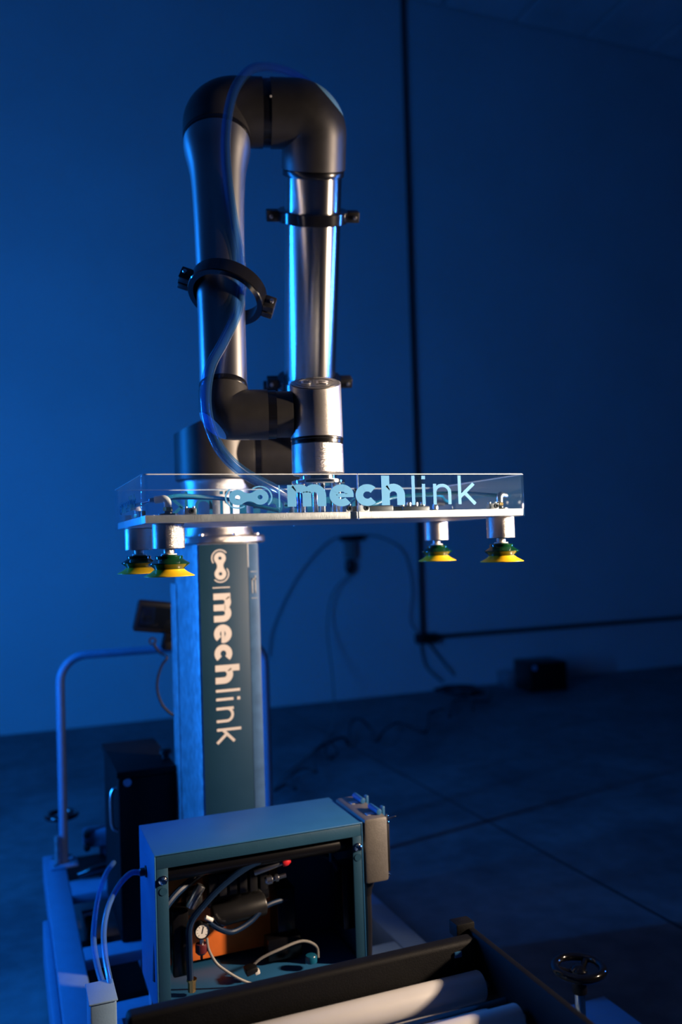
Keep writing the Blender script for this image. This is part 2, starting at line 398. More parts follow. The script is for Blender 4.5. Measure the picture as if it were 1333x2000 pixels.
# ================================================================== THE SETTING
YW, ZC = 7.28, 6.65
XL, XR, YB = -4.5, 15.0, -4.5
bm = NB(); box2(bm, (XL-.2, YB-.2, -.2), (XR+.2, YW+.2, 0)); fl = struct('floor', bm, M['floor'], smooth=False)
fl['label'] = 'worn grey concrete floor'
bm = NB(); box2(bm, (XL-.2, YW, 0), (XR+.2, YW+.2, ZC+.3)); struct('wall_back', bm, M['wall'], smooth=False)
bm = NB(); box2(bm, (XL-.2, YB-.2, 0), (XL, YW, ZC+.3)); struct('wall_left', bm, M['sidewall'], smooth=False)
bm = NB(); box2(bm, (XR, YB-.2, 0), (XR+.2, YW, ZC+.3)); struct('wall_right', bm, M['sidewall'], smooth=False)
bm = NB(); box2(bm, (XL, YB-.2, 0), (XR, YB, ZC+.3)); struct('wall_front', bm, M['sidewall'], smooth=False)
bm = NB(); box2(bm, (XL, YB, ZC+.06), (XR, YW, ZC+.3)); ceil = struct('ceiling', bm, M['ceiling'], smooth=False)
x = 4.11-.835*10; first = None
while x < XR:
    x0, x1 = max(x+.012, XL), min(x+.800, XR)
    if x1 > x0+.1:
        obj('ceiling_panel', B((x0, YB, ZC), (x1, YW-.02, ZC+.059), .006), M['ceiling'], ceil, smooth=False)
    x += .835
# floor joints: a recessed-looking saw cut is a thin dark strip of filler
def strip(name, a, b, w, z0, z1, m, parent=None):
    a = Vector(a); b = Vector(b); d = (b-a); L = d.length; bm = NB()
    box(bm, ((a+b)/2).to_3d()+Vector((0, 0, (z0+z1)/2)), (L, w, z1-z0), 0, Matrix.Rotation(math.atan2(d.y, d.x), 3, 'Z'))
    return obj(name, bm, m, parent, smooth=False)
strip('joint_filler', (2.215, YB+.1), (2.215, YW-.05), .012, .0003, .0015, M['cable_black'], fl)
#strip('joint_filler', (XL+.1, 5.55), (XR-.1, 5.55), .010, .0003, .0015, M['cable_black'], fl)
# conduit on the wall
bm = NB(); sweep(bm, [(3.618, YW-.035, .547), (3.63, YW-.035, 3.5), (3.655, YW-.035, ZC-.0)], .021, 12)
con = obj('conduit', bm, M['blackpipe'], None, origin=(3.615, YW-.035, .5)); tag(con, 'black vertical pipe running up the back wall to the ceiling', 'pipe')
bm = NB(); sweep(bm, [(3.763, YW-.035, .505), (XR-.02, YW-.035, .505)], .02, 12)
con2 = obj('conduit', bm, M['blackpipe'], None, origin=(3.7, YW-.035, .5)); tag(con2, 'black horizontal pipe running low along the back wall', 'pipe')
jb = thing('junction_box', 'small black junction box where the two wall pipes meet', 'junction box', (3.63, YW-.04, .5))
obj('body', B((3.55, YW-.09, .455), (3.76, YW-.001, .545), .008), M['blackpipe'], jb)
obj('cover', B((3.56, YW-.098, .463), (3.75, YW-.0905, .537), .003), M['plastic'], jb)
for x in (3.575, 3.735):
    for z in (.473, .527): obj('screw', bolt(NB(), (x, YW-.098, z), (0, -1, 0), .005), M['steel'], jb)
# wall outlet with hanging cables
wo = thing('wall_outlet', 'dark cable outlet with hanging plug on the back wall behind the gripper', 'outlet', (2.9, YW-.05, 1.42))
obj('bracket', B((2.83, YW-.06, 1.43), (3.05, YW-.001, 1.475), .006), M['plastic'], wo)
obj('socket', B((2.87, YW-.09, 1.27), (2.95, YW-.001, 1.425), .006), M['cable_grey'], wo)
obj('plug', lathe(NB(), (2.90, YW-.06, 1.26), (0, 0, -1), [(.03, 0), (.042, .02), (.042, .09), (.018, .13)], 20), M['plastic'], wo)
def cable(name, pts, r, m, label, cat='cable', n=10, sm=8, parent=None, hollow=0):
    P = smoothpath(pts, sm); bm = NB(); sweep(bm, P, r, n)
    if hollow:
        b2 = NB(); sweep(b2, P, hollow, n, cap=False); bmesh.ops.reverse_faces(b2, faces=b2.faces)
        me = bpy.data.meshes.new('t'); b2.to_mesh(me); b2.free(); bm.from_mesh(me); bpy.data.meshes.remove(me)
    o = obj(name, bm, m, parent, origin=None if parent is not None else P[0])
    if parent is None: tag(o, label, cat)
    elif label: o['label'] = label
    return o
yw = YW-.03
cable('wall_cable', [V(2.13, yw, .45), at(535, 1225, Y=yw), at(580, 1130, Y=yw), at(640, 1060, Y=yw), at(690, 1046, Y=yw-.02), at(745, 1050, Y=yw), at(790, 1080, Y=yw), at(806, 1150, Y=yw), at(802, 1210, Y=yw), at(818, 1238, Y=yw-.03)], .005, M['cable_grey2'], 'thin dark cable arched across the back wall over the outlet')
cable('hanging_cable', [V(2.9, YW-.06, 1.13), at(650, 1160, Y=yw-.05), at(640, 1230, Y=yw-.1), at(650, 1320, Y=yw-.4), at(652, 1400, Y=6.3), at(630, 1450, z=.02), at(560, 1510, z=.02), at(535, 1540, z=.02)],   .006, M['cable_grey'], 'thin pale air line hanging from the wall outlet to the floor')
cable('power_cable', [at(835, 1252, Y=yw), at(860, 1285, Y=yw), at(880, 1310, Y=yw-.03), at(905, 1335, z=.015), at(930, 1348, z=.015), at(900, 1352, z=.015)], .007, M['cable_black'], 'dark power cable dropping from the junction box to the floor')
cable('power_cable', [at(822, 1256, Y=yw), at(832, 1300, Y=yw), at(856, 1325, Y=yw-.05), at(875, 1337, z=.012)], .007, M['cable_black'], 'thinner dark cable hanging left under the junction box')
# springy coiled cable on the floor
pts = []
cps = [(535, 1545), (560, 1532), (578, 1540), (568, 1515), (600, 1500), (618, 1506), (612, 1470), (645, 1450), (660, 1470), (640, 1480), (638, 1455), (670, 1440), (682, 1452), (685, 1412), (705, 1405), (725, 1425), (735, 1448), (752, 1425), (775, 1412), (800, 1418), (832, 1430), (838, 1395), (870, 1385), (880, 1400), (885, 1372), (915, 1366), (925, 1385), (927, 1370), (955, 1368), (962, 1345)]
hs = [.02]*len(cps)
for i, (u_, v_) in enumerate(cps): pts.append(at(u_, v_, z=.03+.03*(i % 3)))
cable('coiled_cable', pts, .009, M['cable_black'], 'black springy coiled hose lying across the concrete floor', 'hose')
bm = NB(); sweep(bm, smoothpath([at(u_, v_, z=.02+.012*i) for i, (u_, v_) in enumerate([(850, 1347), (880, 1340), (925, 1341), (945, 1352), (905, 1358), (865, 1349), (890, 1343), (935, 1346), (915, 1355)])], 6), .014, 8)
o = obj('cable_bundle', bm, M['cable_black'], None, origin=at(900, 1350, z=0)); tag(o, 'tangle of black cable at the foot of the back wall', 'cable')
# black box and grey box by the wall
sp = thing('floor_speaker', 'black box standing alone on the floor by the back wall', 'box', (4.6, 6.75, 0))
rz = Matrix.Rotation(math.radians(-8), 3, 'Z')
b = box(NB(), (4.615, 6.83, .135), (.38, .34, .27), .015, rz); obj('cabinet', b, M['plastic'], sp)
b = box(NB(), V(4.615, 6.83, .14)+rz @ V(0, -.173, 0), (.34, .008, .23), .003, rz); obj('front_grille', b, M['frame_black'], sp)
b = cyl(NB(), V(4.615, 6.83, .14)+rz @ V(-.14, -.1765, .085), V(4.615, 6.83, .14)+rz @ V(-.14, -.181, .085), .022, 24, .001); obj('badge', b, M['badge'], sp, 'pale round badge in the upper left corner')
gb = thing('carton', 'low grey box on the floor left of the black box', 'box', (4.5, 7.05, 0))
obj('body', B((4.38, 7.0, 0), (4.72, 7.2, .13), .004), M['galv'], gb)
obj('lid', B((4.375, 6.995, .1305), (4.725, 7.205, .145), .004), M['galv'], gb)

lt = thing('blue_lamp', 'tall thin blue tube lamp on a stand out of view at left', 'lamp', (-1.3, 3.05, 0))
obj('lamp_tube', cyl(NB(), (-1.3, 3.05, .6), (-1.3, 3.05, 2.7), .02, 16), M['blue_lamp'], lt)
obj('lamp_stand', cyl(NB(), (-1.3, 3.05, .02), (-1.3, 3.05, .599), .015, 16), M['plastic'], lt)
obj('lamp_foot', lathe(NB(), (-1.3, 3.05, 0), (0, 0, 1), [(.16, 0), (.16, .01), (.03, .0199)], 32), M['plastic'], lt)

wl = thing('warm_lamp_flag', 'added tall black flag on a stand shading the warm lamp, out of view at right', 'light stand', (2.5, 1.4, 0))  # unseen blocker added to keep the warm beam off the push handle
f0, f1 = V(2.95, .6, 0)+V(math.cos(math.radians(134)), math.sin(math.radians(134)), 0)*1.0, V(2.95, .6, 0)+V(math.cos(math.radians(104)), math.sin(math.radians(104)), 0)*1.0
bm = NB(); d = f1-f0; box(bm, (f0+f1)/2+V(0, 0, 1.35), (d.length, .012, 2.5), .002, Matrix.Rotation(math.atan2(d.y, d.x), 3, 'Z')); obj('flag_panel', bm, M['plastic'], wl)
obj('flag_foot', box(NB(), (f0+f1)/2+V(0, 0, .05), (.3, .3, .1), .01), M['plastic'], wl)

# ================================================================== TROLLEY BASE
tr = thing('robot_trolley', 'white painted steel trolley frame with push handle, carrying the column', 'trolley', (.66, 2.9, 0))
WP = M['white_paint']
ZT = .2
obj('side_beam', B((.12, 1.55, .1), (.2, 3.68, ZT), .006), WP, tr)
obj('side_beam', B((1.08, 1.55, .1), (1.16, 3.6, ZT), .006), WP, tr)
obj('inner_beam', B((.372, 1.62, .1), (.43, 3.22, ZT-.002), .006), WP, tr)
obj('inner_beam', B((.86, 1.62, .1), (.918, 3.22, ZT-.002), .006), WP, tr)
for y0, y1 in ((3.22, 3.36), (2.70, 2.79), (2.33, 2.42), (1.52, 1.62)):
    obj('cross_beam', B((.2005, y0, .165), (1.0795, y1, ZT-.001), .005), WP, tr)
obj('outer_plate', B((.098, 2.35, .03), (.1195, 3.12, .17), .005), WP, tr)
obj('under_shade_sheet', B((.201, 1.63, .03), (1.079, 3.21, .04), .002), M['frame_black'], tr)  # dark sheet added so the frame openings read as shadowed
# push handle
hp = [V(.193, 3.54, ZT), V(.193, 3.54, .9)]
for k in range(1, 9): t = k/8*PI/2; hp.append(V(.193+.1*(1-math.cos(t)), 3.54, .9+.1*math.sin(t)))
hp.append(V(.93, 3.54, 1.0))
for k in range(1, 9): t = k/8*PI/2; hp.append(V(.93+.09*math.sin(t), 3.54, 1.0-.09*(1-math.cos(t))))
hp.append(V(1.02, 3.54, ZT))
obj('push_handle', sweep(NB(), hp, .0165, 20), M['white_paint'], tr, 'bent round tube push handle')
for hx in (.193, 1.02):
    obj('handle_flange', B((hx-.05, 3.49, ZT+.0005), (hx+.05, 3.59, ZT+.012), .003), WP, tr)
    for dx in (-.036, .036):
        for dy in (-.036, .036): obj('flange_bolt', bolt(NB(), (hx+dx, 3.54+dy, ZT+.012), (0, 0, 1), .007, .006), M['steel'], tr)
obj('handle_brace', cyl(NB(), (.168, 3.52, ZT+.01), (.168, 3.52, .32), .009, 16), M['galv'], tr)
# deck plate behind with wing knobs
obj('rear_deck', B((.2, 3.37, ZT-.004), (.47, 3.60, ZT+.004), .002), M['frame_black'], tr)
bm = NB(); sweep(bm, smoothpath([(.235, 3.36, .215), (.3, 3.34, .235), (.40, 3.37, .232), (.47, 3.42, .22)], 8), .014, 12); obj('grip_bar', bm, M['gloss_black'], tr)
cas = obj('axle_block', B((.27, 3.56, .24), (.43, 3.62, .31), .01), WP, tr)
for (dx, dz) in ((.01, .25), (.01, .3), (.15, .25), (.15, .3)):
    obj('axle_bolt', cyl(NB(), (.27+dx, 3.56, dz), (.27+dx, 3.535, dz), .013, 12, .001), M['plastic'], cas)
obj('axle_post', B((.33, 3.57, ZT-.1), (.37, 3.61, .245), .003), WP, tr)
obj('axle_rail', B((.16, 3.57, .13), (1.12, 3.6, ZT-.001), .003), WP, tr)
for wx, wy in ((.2, 3.3), (1.1, 3.3), (.2, 1.75), (1.1, 1.75)):
    obj('wheel', annulus(NB(), (wx+(.06 if wx < .6 else -.06), wy, .05), (1, 0, 0), .012, .05, .03, 32, bev=.006), M['plastic'], tr)
    obj('caster_fork', B((wx+(.035 if wx < .6 else -.085), wy-.02, .05), (wx+(.085 if wx < .6 else -.035), wy+.02, .105), .004), M['steel'], tr)
# levelling jacks with handwheels
def jack(x, y, zt, footz, plate, label):
    j = thing('levelling_jack', label, 'handwheel', (x, y, footz), 'levelling handwheels of the trolley')
    r = .058
    bm = NB(); P = [(x+r*math.cos(2*PI*k/40), y+r*math.sin(2*PI*k/40), zt) for k in range(40)]
    # torus rim
    u = 40; ring = []
    for k in range(u):
        t = 2*PI*k/u; d = V(math.cos(t), math.sin(t), 0)
        ring.append([bm.verts.new(V(x, y, zt)+d*(r-.002+.0105*math.cos(2*PI*q/12))+V(0, 0, .0105*math.sin(2*PI*q/12))) for q in range(12)])
    for k in range(u):
        A_, B_ = ring[k], ring[(k+1) % u]
        for q in range(12): bm.faces.new((A_[q], B_[q], B_[(q+1) % 12], A_[(q+1) % 12]))
    bmesh.ops.recalc_face_normals(bm, faces=bm.faces)
    obj('rim', bm, M['gloss_black'], j)
    for k in range(3):
        t = 2*PI*k/3+.6; d = V(math.cos(t), math.sin(t), 0); c = V(x, y, zt-.012)
        obj('spoke', sweep(NB(), [c+d*.012, c+d*.035+V(0, 0, .004), c+d*.052+V(0, 0, .011)], .0075, 12), M['gloss_black'], j)
    obj('hub', lathe(NB(), (x, y, zt-.03), (0, 0, 1), [(.014, 0), (.02, .004), (.02, .026), (.013, .034), (.008, .036), (0, .036)], 28), M['gloss_black'], j)
    obj('collar', cyl(NB(), (x, y, zt-.058), (x, y, zt-.03), .018, 28, .002), M['plastic'], j)
    obj('spindle', cyl(NB(), (x, y, footz+.012), (x, y, zt-.058), .0125, 24, .001), M['chrome'], j)
    obj('foot_pad', lathe(NB(), (x, y, footz), (0, 0, 1), [(.04, 0), (.04, .006), (.018, .014)], 32), M['plastic'], j)
    return j
jack(.192, 3.615, .37, ZT, None, 'small black handwheel behind the left post of the push handle')
jack(1.262, 1.758, .37, .125, None, 'glossy black handwheel on a chrome spindle right of the roller conveyor')
obj('outrigger', B((1.1605, 1.6, .11), (1.53, 2.02, .124), .003), WP, tr)
obj('outrigger_leg', B((1.44, 1.9, 0), (1.5, 1.96, .1095), .003), WP, tr)

# ================================================================== COLUMN
co = thing('robot_column', 'tall square steel column with dark teal front panel and pale lettering', 'column', (.595, 2.53, ZT))
CX0, CX1, CY0, CY1, CZ = .498, .676, 2.38, 2.72, 1.414
obj('column_body', B((CX0, CY0+.004, ZT), (CX1, CY1, CZ), .006), M['galv'], co)
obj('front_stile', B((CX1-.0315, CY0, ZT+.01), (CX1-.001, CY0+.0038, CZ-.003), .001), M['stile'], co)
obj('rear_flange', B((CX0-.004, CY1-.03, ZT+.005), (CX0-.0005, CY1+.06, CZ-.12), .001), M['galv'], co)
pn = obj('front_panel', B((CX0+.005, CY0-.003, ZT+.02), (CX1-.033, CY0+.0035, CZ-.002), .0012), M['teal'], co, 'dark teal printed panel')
obj('panel_edge_trim', B((CX1-.033, CY0-.0034, CZ-.07), (CX1-.031, CY0-.0005, CZ-.003), .0005), M['white'], co)
UN = (1.274-.857)/8.45
wordmark(pn, (.541, CY0-.003, 1.274), (0, 0, -1), (1, 0, 0), (0, -1, 0), UN, M['cream'], .0005)
# raised mark on the stile
mk = NB(); zz = 1.33
for (a_, b_) in (((.651, zz), (.669, zz+.002)), ((.651, zz-.075), (.669, zz-.073)), ((.654, zz-.06), (.657, zz-.018)), ((.663, zz-.06), (.666, zz-.01)), ((.654, zz-.022), (.666, zz-.018))):
    box2(mk, (a_[0], CY0-.0012, a_[1]), (b_[0], CY0+.0005, b_[1]))
obj('embossed_mark', mk, M['galv'], co, smooth=False)
obj('base_foot', B((CX0-.03, CY0-.03, ZT-.0005), (CX1+.03, CY1+.03, ZT+.012), .003), M['galv'], co)
for dx, dy in ((-.018, -.018), (-.018, .018), (.018, -.018), (.018, .018)):
    obj('base_bolt', bolt(NB(), ((CX0 if dx < 0 else CX1)+dx*.8, (CY0 if dy < 0 else CY1)+dy*.8, ZT+.012), (0, 0, 1), .008, .006), M['steel'], co)
for k in range(9):
    z = .72+k*.06; obj('cable_slot', B((CX0-.0012, CY1-.026, z), (CX0+.001, CY1-.008, z+.022), .0008), M['plastic'], co)

# ================================================================== ROBOT ARM
A2 = V(.97, -.243, 0).normalized(); BF = V(-.243, -.97, 0).normalized(); BP = V(.591, 2.53, 0); UZ = V(0, 0, 1)
def P3(s, t, z): return BP+A2*s+BF*t+UZ*z
ra = thing('articulated_robot', 'dark grey and silver six-axis robot arm bent over on top of the column', 'robot arm', (BP.x, BP.y, CZ))
DC, TB, SE = M['darkcast'], M['tube'], M['seal']
obj('mounting_flange', lathe(NB(), (BP.x, BP.y, CZ), UZ, [(.135, 0), (.142, .004), (.142, .018), (.138, .023), (.112, .024), (.108, .035), (.104, .045)], 72), M['brushed'], ra, 'shiny aluminium flange')
for k in range(8):
    t = 2*PI*k/8+.2; b = NB(); bolt(b, (BP.x+.125*math.cos(t), BP.y+.125*math.sin(t), CZ+.0235), UZ, .007, .005)
    obj('flange_bolt', b, M['steel'], ra)
obj('base_collar', lathe(NB(), (BP.x, BP.y, CZ+.045), UZ, [(.104, 0), (.102, .02), (.102, .13), (.106, .14)], 72), M['brushed'], ra, 'brushed silver base collar')
for z in (1.535, 1.56):
    d = V(.1, -.995, 0).normalized(); c = V(BP.x, BP.y, z)+d*.1025
    rr = Matrix([[1, 0, 0], [0, 1, 0], [0, 0, 1]])
    obj('collar_port', box(NB(), c, (.010, .006, .011), .001, rr), M['plastic'], ra)
# shoulder joint 1 : upright housing with slanted cap, side outlet
z1 = CZ+.185
b = lathe(NB(), (BP.x, BP.y, z1), UZ, [(.106, 0), (.118, .006), (.119, .02), (.119, .28)], 72)
capn = (UZ*.9 - A2*.42 + BF*.12).normalized(); capc = V(BP.x, BP.y, 1.80)+A2*(.0)
b = cut(b, capc, capn); obj('shoulder_housing', b, DC, ra, 'dark grey upright shoulder housing')
ZS = 1.672
b = NB(); cyl(b, P3(.03, 0, ZS), P3(.118, 0, ZS), .1, 64, .003); obj('shoulder_outlet', b, DC, ra)
obj('shoulder_seal', cyl(NB(), P3(.118, 0, ZS), P3(.138, 0, ZS), .0975, 64), SE, ra)
up = (BF*.47+UZ*(2.49-ZS)).normalized(); dn = (BF*.276-UZ*.805).normalized()
CS, CE, CF, CW = P3(.282, 0, ZS), P3(.282, .47, 2.49), P3(.035, .47, 2.49), P3(.035, .746, 1.685)
def joint(name, c, d0, d1, l0, l1, r, R, capdist, capm, lab=None, capname='joint_cap'):
    b = NB(); sweep(b, elbow_path(c, d0, d1, l0, l1, R, 18), r, 56)
    n = -(Vector(d0).normalized()+Vector(d1).normalized()).normalized(); cc = Vector(c)+n*capdist
    cut(b, cc, n)
    o = obj(name, b, DC, ra, lab)
    # the corner beyond the cut is a separate lid
    b = NB(); sweep(b, elbow_path(c, d0, d1, l0, l1, R, 18), r+.0004, 56)
    cut(b, cc+n*.0008, -n)
    obj(capname, b, capm, ra)
    return o
joint('shoulder_joint', CS, -A2, up, .144, .125, .088, .03, .05, M['darkcast'])
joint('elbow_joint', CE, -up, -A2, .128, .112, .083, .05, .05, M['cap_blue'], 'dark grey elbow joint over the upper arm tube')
joint('elbow_joint', CF, A2, dn, .115, .088, .083, .05, .053, M['darkcast'], 'dark grey elbow joint over the forearm tube')
s0, s1 = .150, .167
obj('elbow_seal', cyl(NB(), P3(.150, .47, 2.49), P3(.170, .47, 2.49), .0805, 64), SE, ra)
obj('elbow_indicator', cyl(NB(), P3(.168, .47, 2.49)+(-BF*0+BF)*.0801, P3(.168, .47, 2.49)+BF*.083, .003, 16), M['white'], ra)
# upper arm tube
obj('tube_seal', cyl(NB(), CE-up*.128, CE-up*.146, .0805, 56, .003), SE, ra)
obj('upper_arm_tube', cyl(NB(), CE-up*.146, CS+up*.14, .0752, 72, .002), TB, ra, 'shiny satin aluminium upper arm tube', origin=CE, axis=up)
obj('tube_seal', cyl(NB(), CS+up*.125, CS+up*.14, .08, 56, .003), SE, ra)
# forearm tube
obj('tube_seal', cyl(NB(), CF+dn*.088, CF+dn*.103, .0825, 56, .002), SE, ra)
L = (CW-CF).length
prof = [(.0815, 0), (.0812, .018), (.079, .035), (.0735, .06), (.068, .09), (.0645, .12), (.0615, .17), (.0585, .25), (.0555, .38), (.053, .52), (.0515, L-.103-.073)]
obj('forearm_tube', lathe(NB(), CF+dn*.103, dn, prof, 72), M['tube_dark'], ra, 'tapered silver forearm tube', origin=CF, axis=-dn)
obj('tube_seal', cyl(NB(), CW-dn*.073, CW-dn*.058, .053, 56, .002), SE, ra)
# wrist 1
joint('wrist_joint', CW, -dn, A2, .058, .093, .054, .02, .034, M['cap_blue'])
obj('wrist_core', cyl(NB(), P3(.175, .746, 1.685), P3(.2, .746, 1.685), .02, 24), DC, ra)
obj('wrist_seal', cyl(NB(), P3(.128, .746, 1.685), P3(.146, .746, 1.685), .052, 56), SE, ra)
WC = V(.636, 1.749, 0)
obj('wrist_link', cyl(NB(), P3(.146, .746, 1.685), P3(.181, .746, 1.685), .05, 56), DC, ra)
b = lathe(NB(), (WC.x, WC.y, 1.6315), UZ, [(.0555, 0), (.0565, .002), (.0555, .16)], 72)
cn = V(-.13, -.37, .92).normalized(); cc = V(WC.x, WC.y, 1.752)
cut(b, cc, cn); wsh = obj('wrist_housing', b, M['wrist'], ra, 'brushed silver wrist housing')
b = cut(cut(lathe(NB(), (WC.x, WC.y, 1.64), UZ, [(.0525, 0), (.0525, .16)], 72), cc+cn*.0015, cn), cc-cn*.001, -cn)
cap = obj('wrist_cap', b, M['darkcast'], ra, 'grey slanted cap with raised mark')
e1 = V(.94, -.34, 0); e1 = (e1-cn*e1.dot(cn)).normalized(); e2 = cn.cross(e1).normalized(); oc = cc+cn*.0016
# raised UR mark on the cap
P = []
stroke(P, [(-.95, .5), (-.95, -.1)]+arc(-.65, -.1, .3, 180, 360, 10)+[(-.35, .5)], .16)
stroke(P, [(.15, -.5), (.15, .45), (.6, .45)]+arc(.62, .2, .25, 90, -90, 8)+[(.3, -.05)], .16); stroke(P, [(.5, -.05), (.85, -.5)], .16)
obj('raised_mark', put(P, oc, e1, e2, .03, .0012, cn), M['steel'], cap, smooth=False)
b = NB(); annulus(b, oc, cn, .040, .042, .0012, 48); obj('cap_groove', b, M['plastic'], cap)
obj('wrist_seal', lathe(NB(), (WC.x, WC.y, 1.6165), UZ, [(.0545, 0), (.056, .002), (.056, .009), (.0575, .0105), (.0575, .013), (.0545, .0148)], 72), SE, ra)
obj('tool_joint', lathe(NB(), (WC.x, WC.y, 1.552), UZ, [(.053, 0), (.0565, .003), (.0558, .0645)], 72), M['brushed'], ra, 'bright silver tool joint')
obj('tool_flange', lathe(NB(), (WC.x, WC.y, 1.5405), UZ, [(.04, 0), (.04, .008), (.046, .0115)], 56), M['chrome'], ra)
# hose clamps
def clamp(c, ax, side, r0, r1, w, parent, lug=.034):
    ax = Vector(ax).normalized(); side = (Vector(side)-ax*Vector(side).dot(ax)).normalized(); fw = ax.cross(side).normalized()
    cl = obj('hose_clamp', annulus(NB(), c, ax, r0, r1, w, 64, bev=.002), M['gloss_black'], parent, 'black split ring clamp with bolted lugs')
    rot = Matrix((side, fw, ax)).transposed()
    for sg in (-1, 1):
        for q in (-1, 1):
            obj('lug', box(NB(), Vector(c)+side*sg*(r1+lug*.38)+fw*q*.0105, (lug, .018, w*.95), .003, rot), M['plastic'], cl)
        p = Vector(c)+side*sg*(r1+lug*.5)
        obj('clamp_bolt', cyl(NB(), p-fw*.026, p+fw*.026, .005, 16, .001), M['steel'], cl)
    return cl
UL = (CE-CS)
def on(c0, c1, f_): return c0+(c1-c0)*f_
clamp(CE-up*.245, up, A2, .0756, .094, .03, ra)
clamp(CE-up*.708, up, A2, .0756, .094, .03, ra)
fax = (dn+BF*.14-A2*.33).normalized()
FC = CF+dn*.545+BF*.018+A2*.014
clamp(FC, fax, A2-UZ*.33, .074, .088, .036, ra, .026)
obj('hose_holder', cyl(NB(), CE-up*.70-BF*.12-A2*.13, CE-up*.70-BF*.12-A2*.085, .02, 24, .003), M['plastic'], ra)
obj('hose_holder_arm', cyl(NB(), CE-up*.70-BF*.12-A2*.1, CE-up*.70-BF*.06, .008, 16), M['plastic'], ra)

# clear air hose down the arm
def hp_(u_, v_, Y): return at(u_, v_, Y=Y)
hose_pts = [hp_(610, 168, 2.14), hp_(570, 143, 2.06), hp_(525, 131, 2.0), hp_(490, 136, 1.96), hp_(462, 168, 1.93), hp_(447, 215, 1.92), hp_(441, 280, 1.915), hp_(445, 350, 1.905), hp_(456, 430, 1.885), hp_(468, 500, 1.865), hp_(471, 555, 1.845), hp_(463, 610, 1.815), hp_(438, 665, 1.77), hp_(412, 715, 1.72), hp_(402, 770, 1.68), hp_(408, 825, 1.66), hp_(432, 880, 1.66), hp_(475, 922, 1.68), hp_(540, 958, 1.71), hp_(585, 985, 1.74)]
cable('air_hose', hose_pts, .0115, M['clear_hose'], 'clear blue air hose looping over the elbow down into the gripper', 'hose', 16, 8, hollow=.0075)

# ================================================================== VACUUM GRIPPER
X0, X1, Y0, Y1 = .228, 1.032, 1.55, 1.96
ZP0, ZP1 = 1.449, 1.4635
vg = thing('vacuum_gripper', 'rectangular vacuum gripper with clear acrylic skirt hanging from the robot wrist', 'gripper', (.635, 1.749, ZP0))
obj('base_plate', B((X0+.0062, Y0+.0062, ZP0), (X1-.0062, Y1-.0062, ZP1), .0012), M['plate'], vg, 'milled aluminium plate')
def skirt(xa, xb, side):
    """bent acrylic sheet: open U in plan, seam at xa, closed at xb"""
    R_ = .014; t = .005; sg = 1 if xb > xa else -1; pts = [V(xa, Y0, 0)]
    for k in range(7):
        a_ = -PI/2+PI/2*k/6; pts.append(V(xb-sg*R_+sg*R_*math.cos(a_), Y0+R_+R_*math.sin(a_), 0))
    for k in range(7):
        a_ = PI/2*k/6; pts.append(V(xb-sg*R_+sg*R_*math.cos(a_), Y1-R_+R_*math.sin(a_), 0))
    pts.append(V(xa, Y1, 0))
    bm = NB(); rows = []
    for i, p in enumerate(pts):
        tn = (pts[min(i+1, len(pts)-1)]-pts[max(i-1, 0)]).normalized(); nn = V(-tn.y, tn.x, 0)*sg
        rows.append([bm.verts.new(q) for q in (p+UZ*1.4475, p+UZ*1.5355, p+nn*.0018+UZ*1.5375, p+nn*t+UZ*1.5375, p+nn*t+UZ*1.4475)])
    for a_, b_ in zip(rows, rows[1:]):
        for q in range(5):
            f = bm.faces.new((a_[q], a_[(q+1) % 5], b_[(q+1) % 5], b_[q])); f.material_index = 1 if q in (1, 2) else 0
    for r_ in (rows[0], rows[-1]):
        f = bm.faces.new(r_); f.material_index = 1
    bmesh.ops.recalc_face_normals(bm, faces=bm.faces)
    return obj('acrylic_skirt', bm, [M['acrylic'], M['acrylic_edge']], vg, auto=50)
XS = .646
sk1 = skirt(XS-.0008, X0, 0); sk2 = skirt(XS+.0008, X1, 0)
UN = .408/8.45
wordmark(sk1, (.500, Y0-.0002, 1.4745), (1, 0, 0), (0, 0, .87), (0, -1, 0), UN, M['vinyl'], .0005)
wordmark(sk1, (X0-.0002, 1.80, 1.478), (0, -1, 0), (0, 0, 1), (-1, 0, 0), .021, M['tube_cyan'], .0005)
wordmark(sk2, (.76, Y1+.0002, 1.4745), (-1, 0, 0), (0, 0, .87), (0, 1, 0), UN, M['tube_cyan'], .0005)
# standoffs and mounting discs
obj('mounting_disc', lathe(NB(), (WC.x, WC.y, 1.531), UZ, [(.056, 0), (.058, .002), (.058, .0075), (.056, .0093)], 64), M['chrome'], vg)
obj('lower_disc', lathe(NB(), (WC.x, WC.y, ZP1), UZ, [(.06, 0), (.06, .004), (.058, .006)], 64), M['brushed'], vg)
for k in range(6):
    t = 2*PI*k/6+.35; p = V(WC.x+.045*math.cos(t), WC.y+.045*math.sin(t), 0)
    obj('standoff', cyl(NB(), p+UZ*(ZP1+.006), p+UZ*1.531, .0062, 24, .0008), M['chrome'], vg)
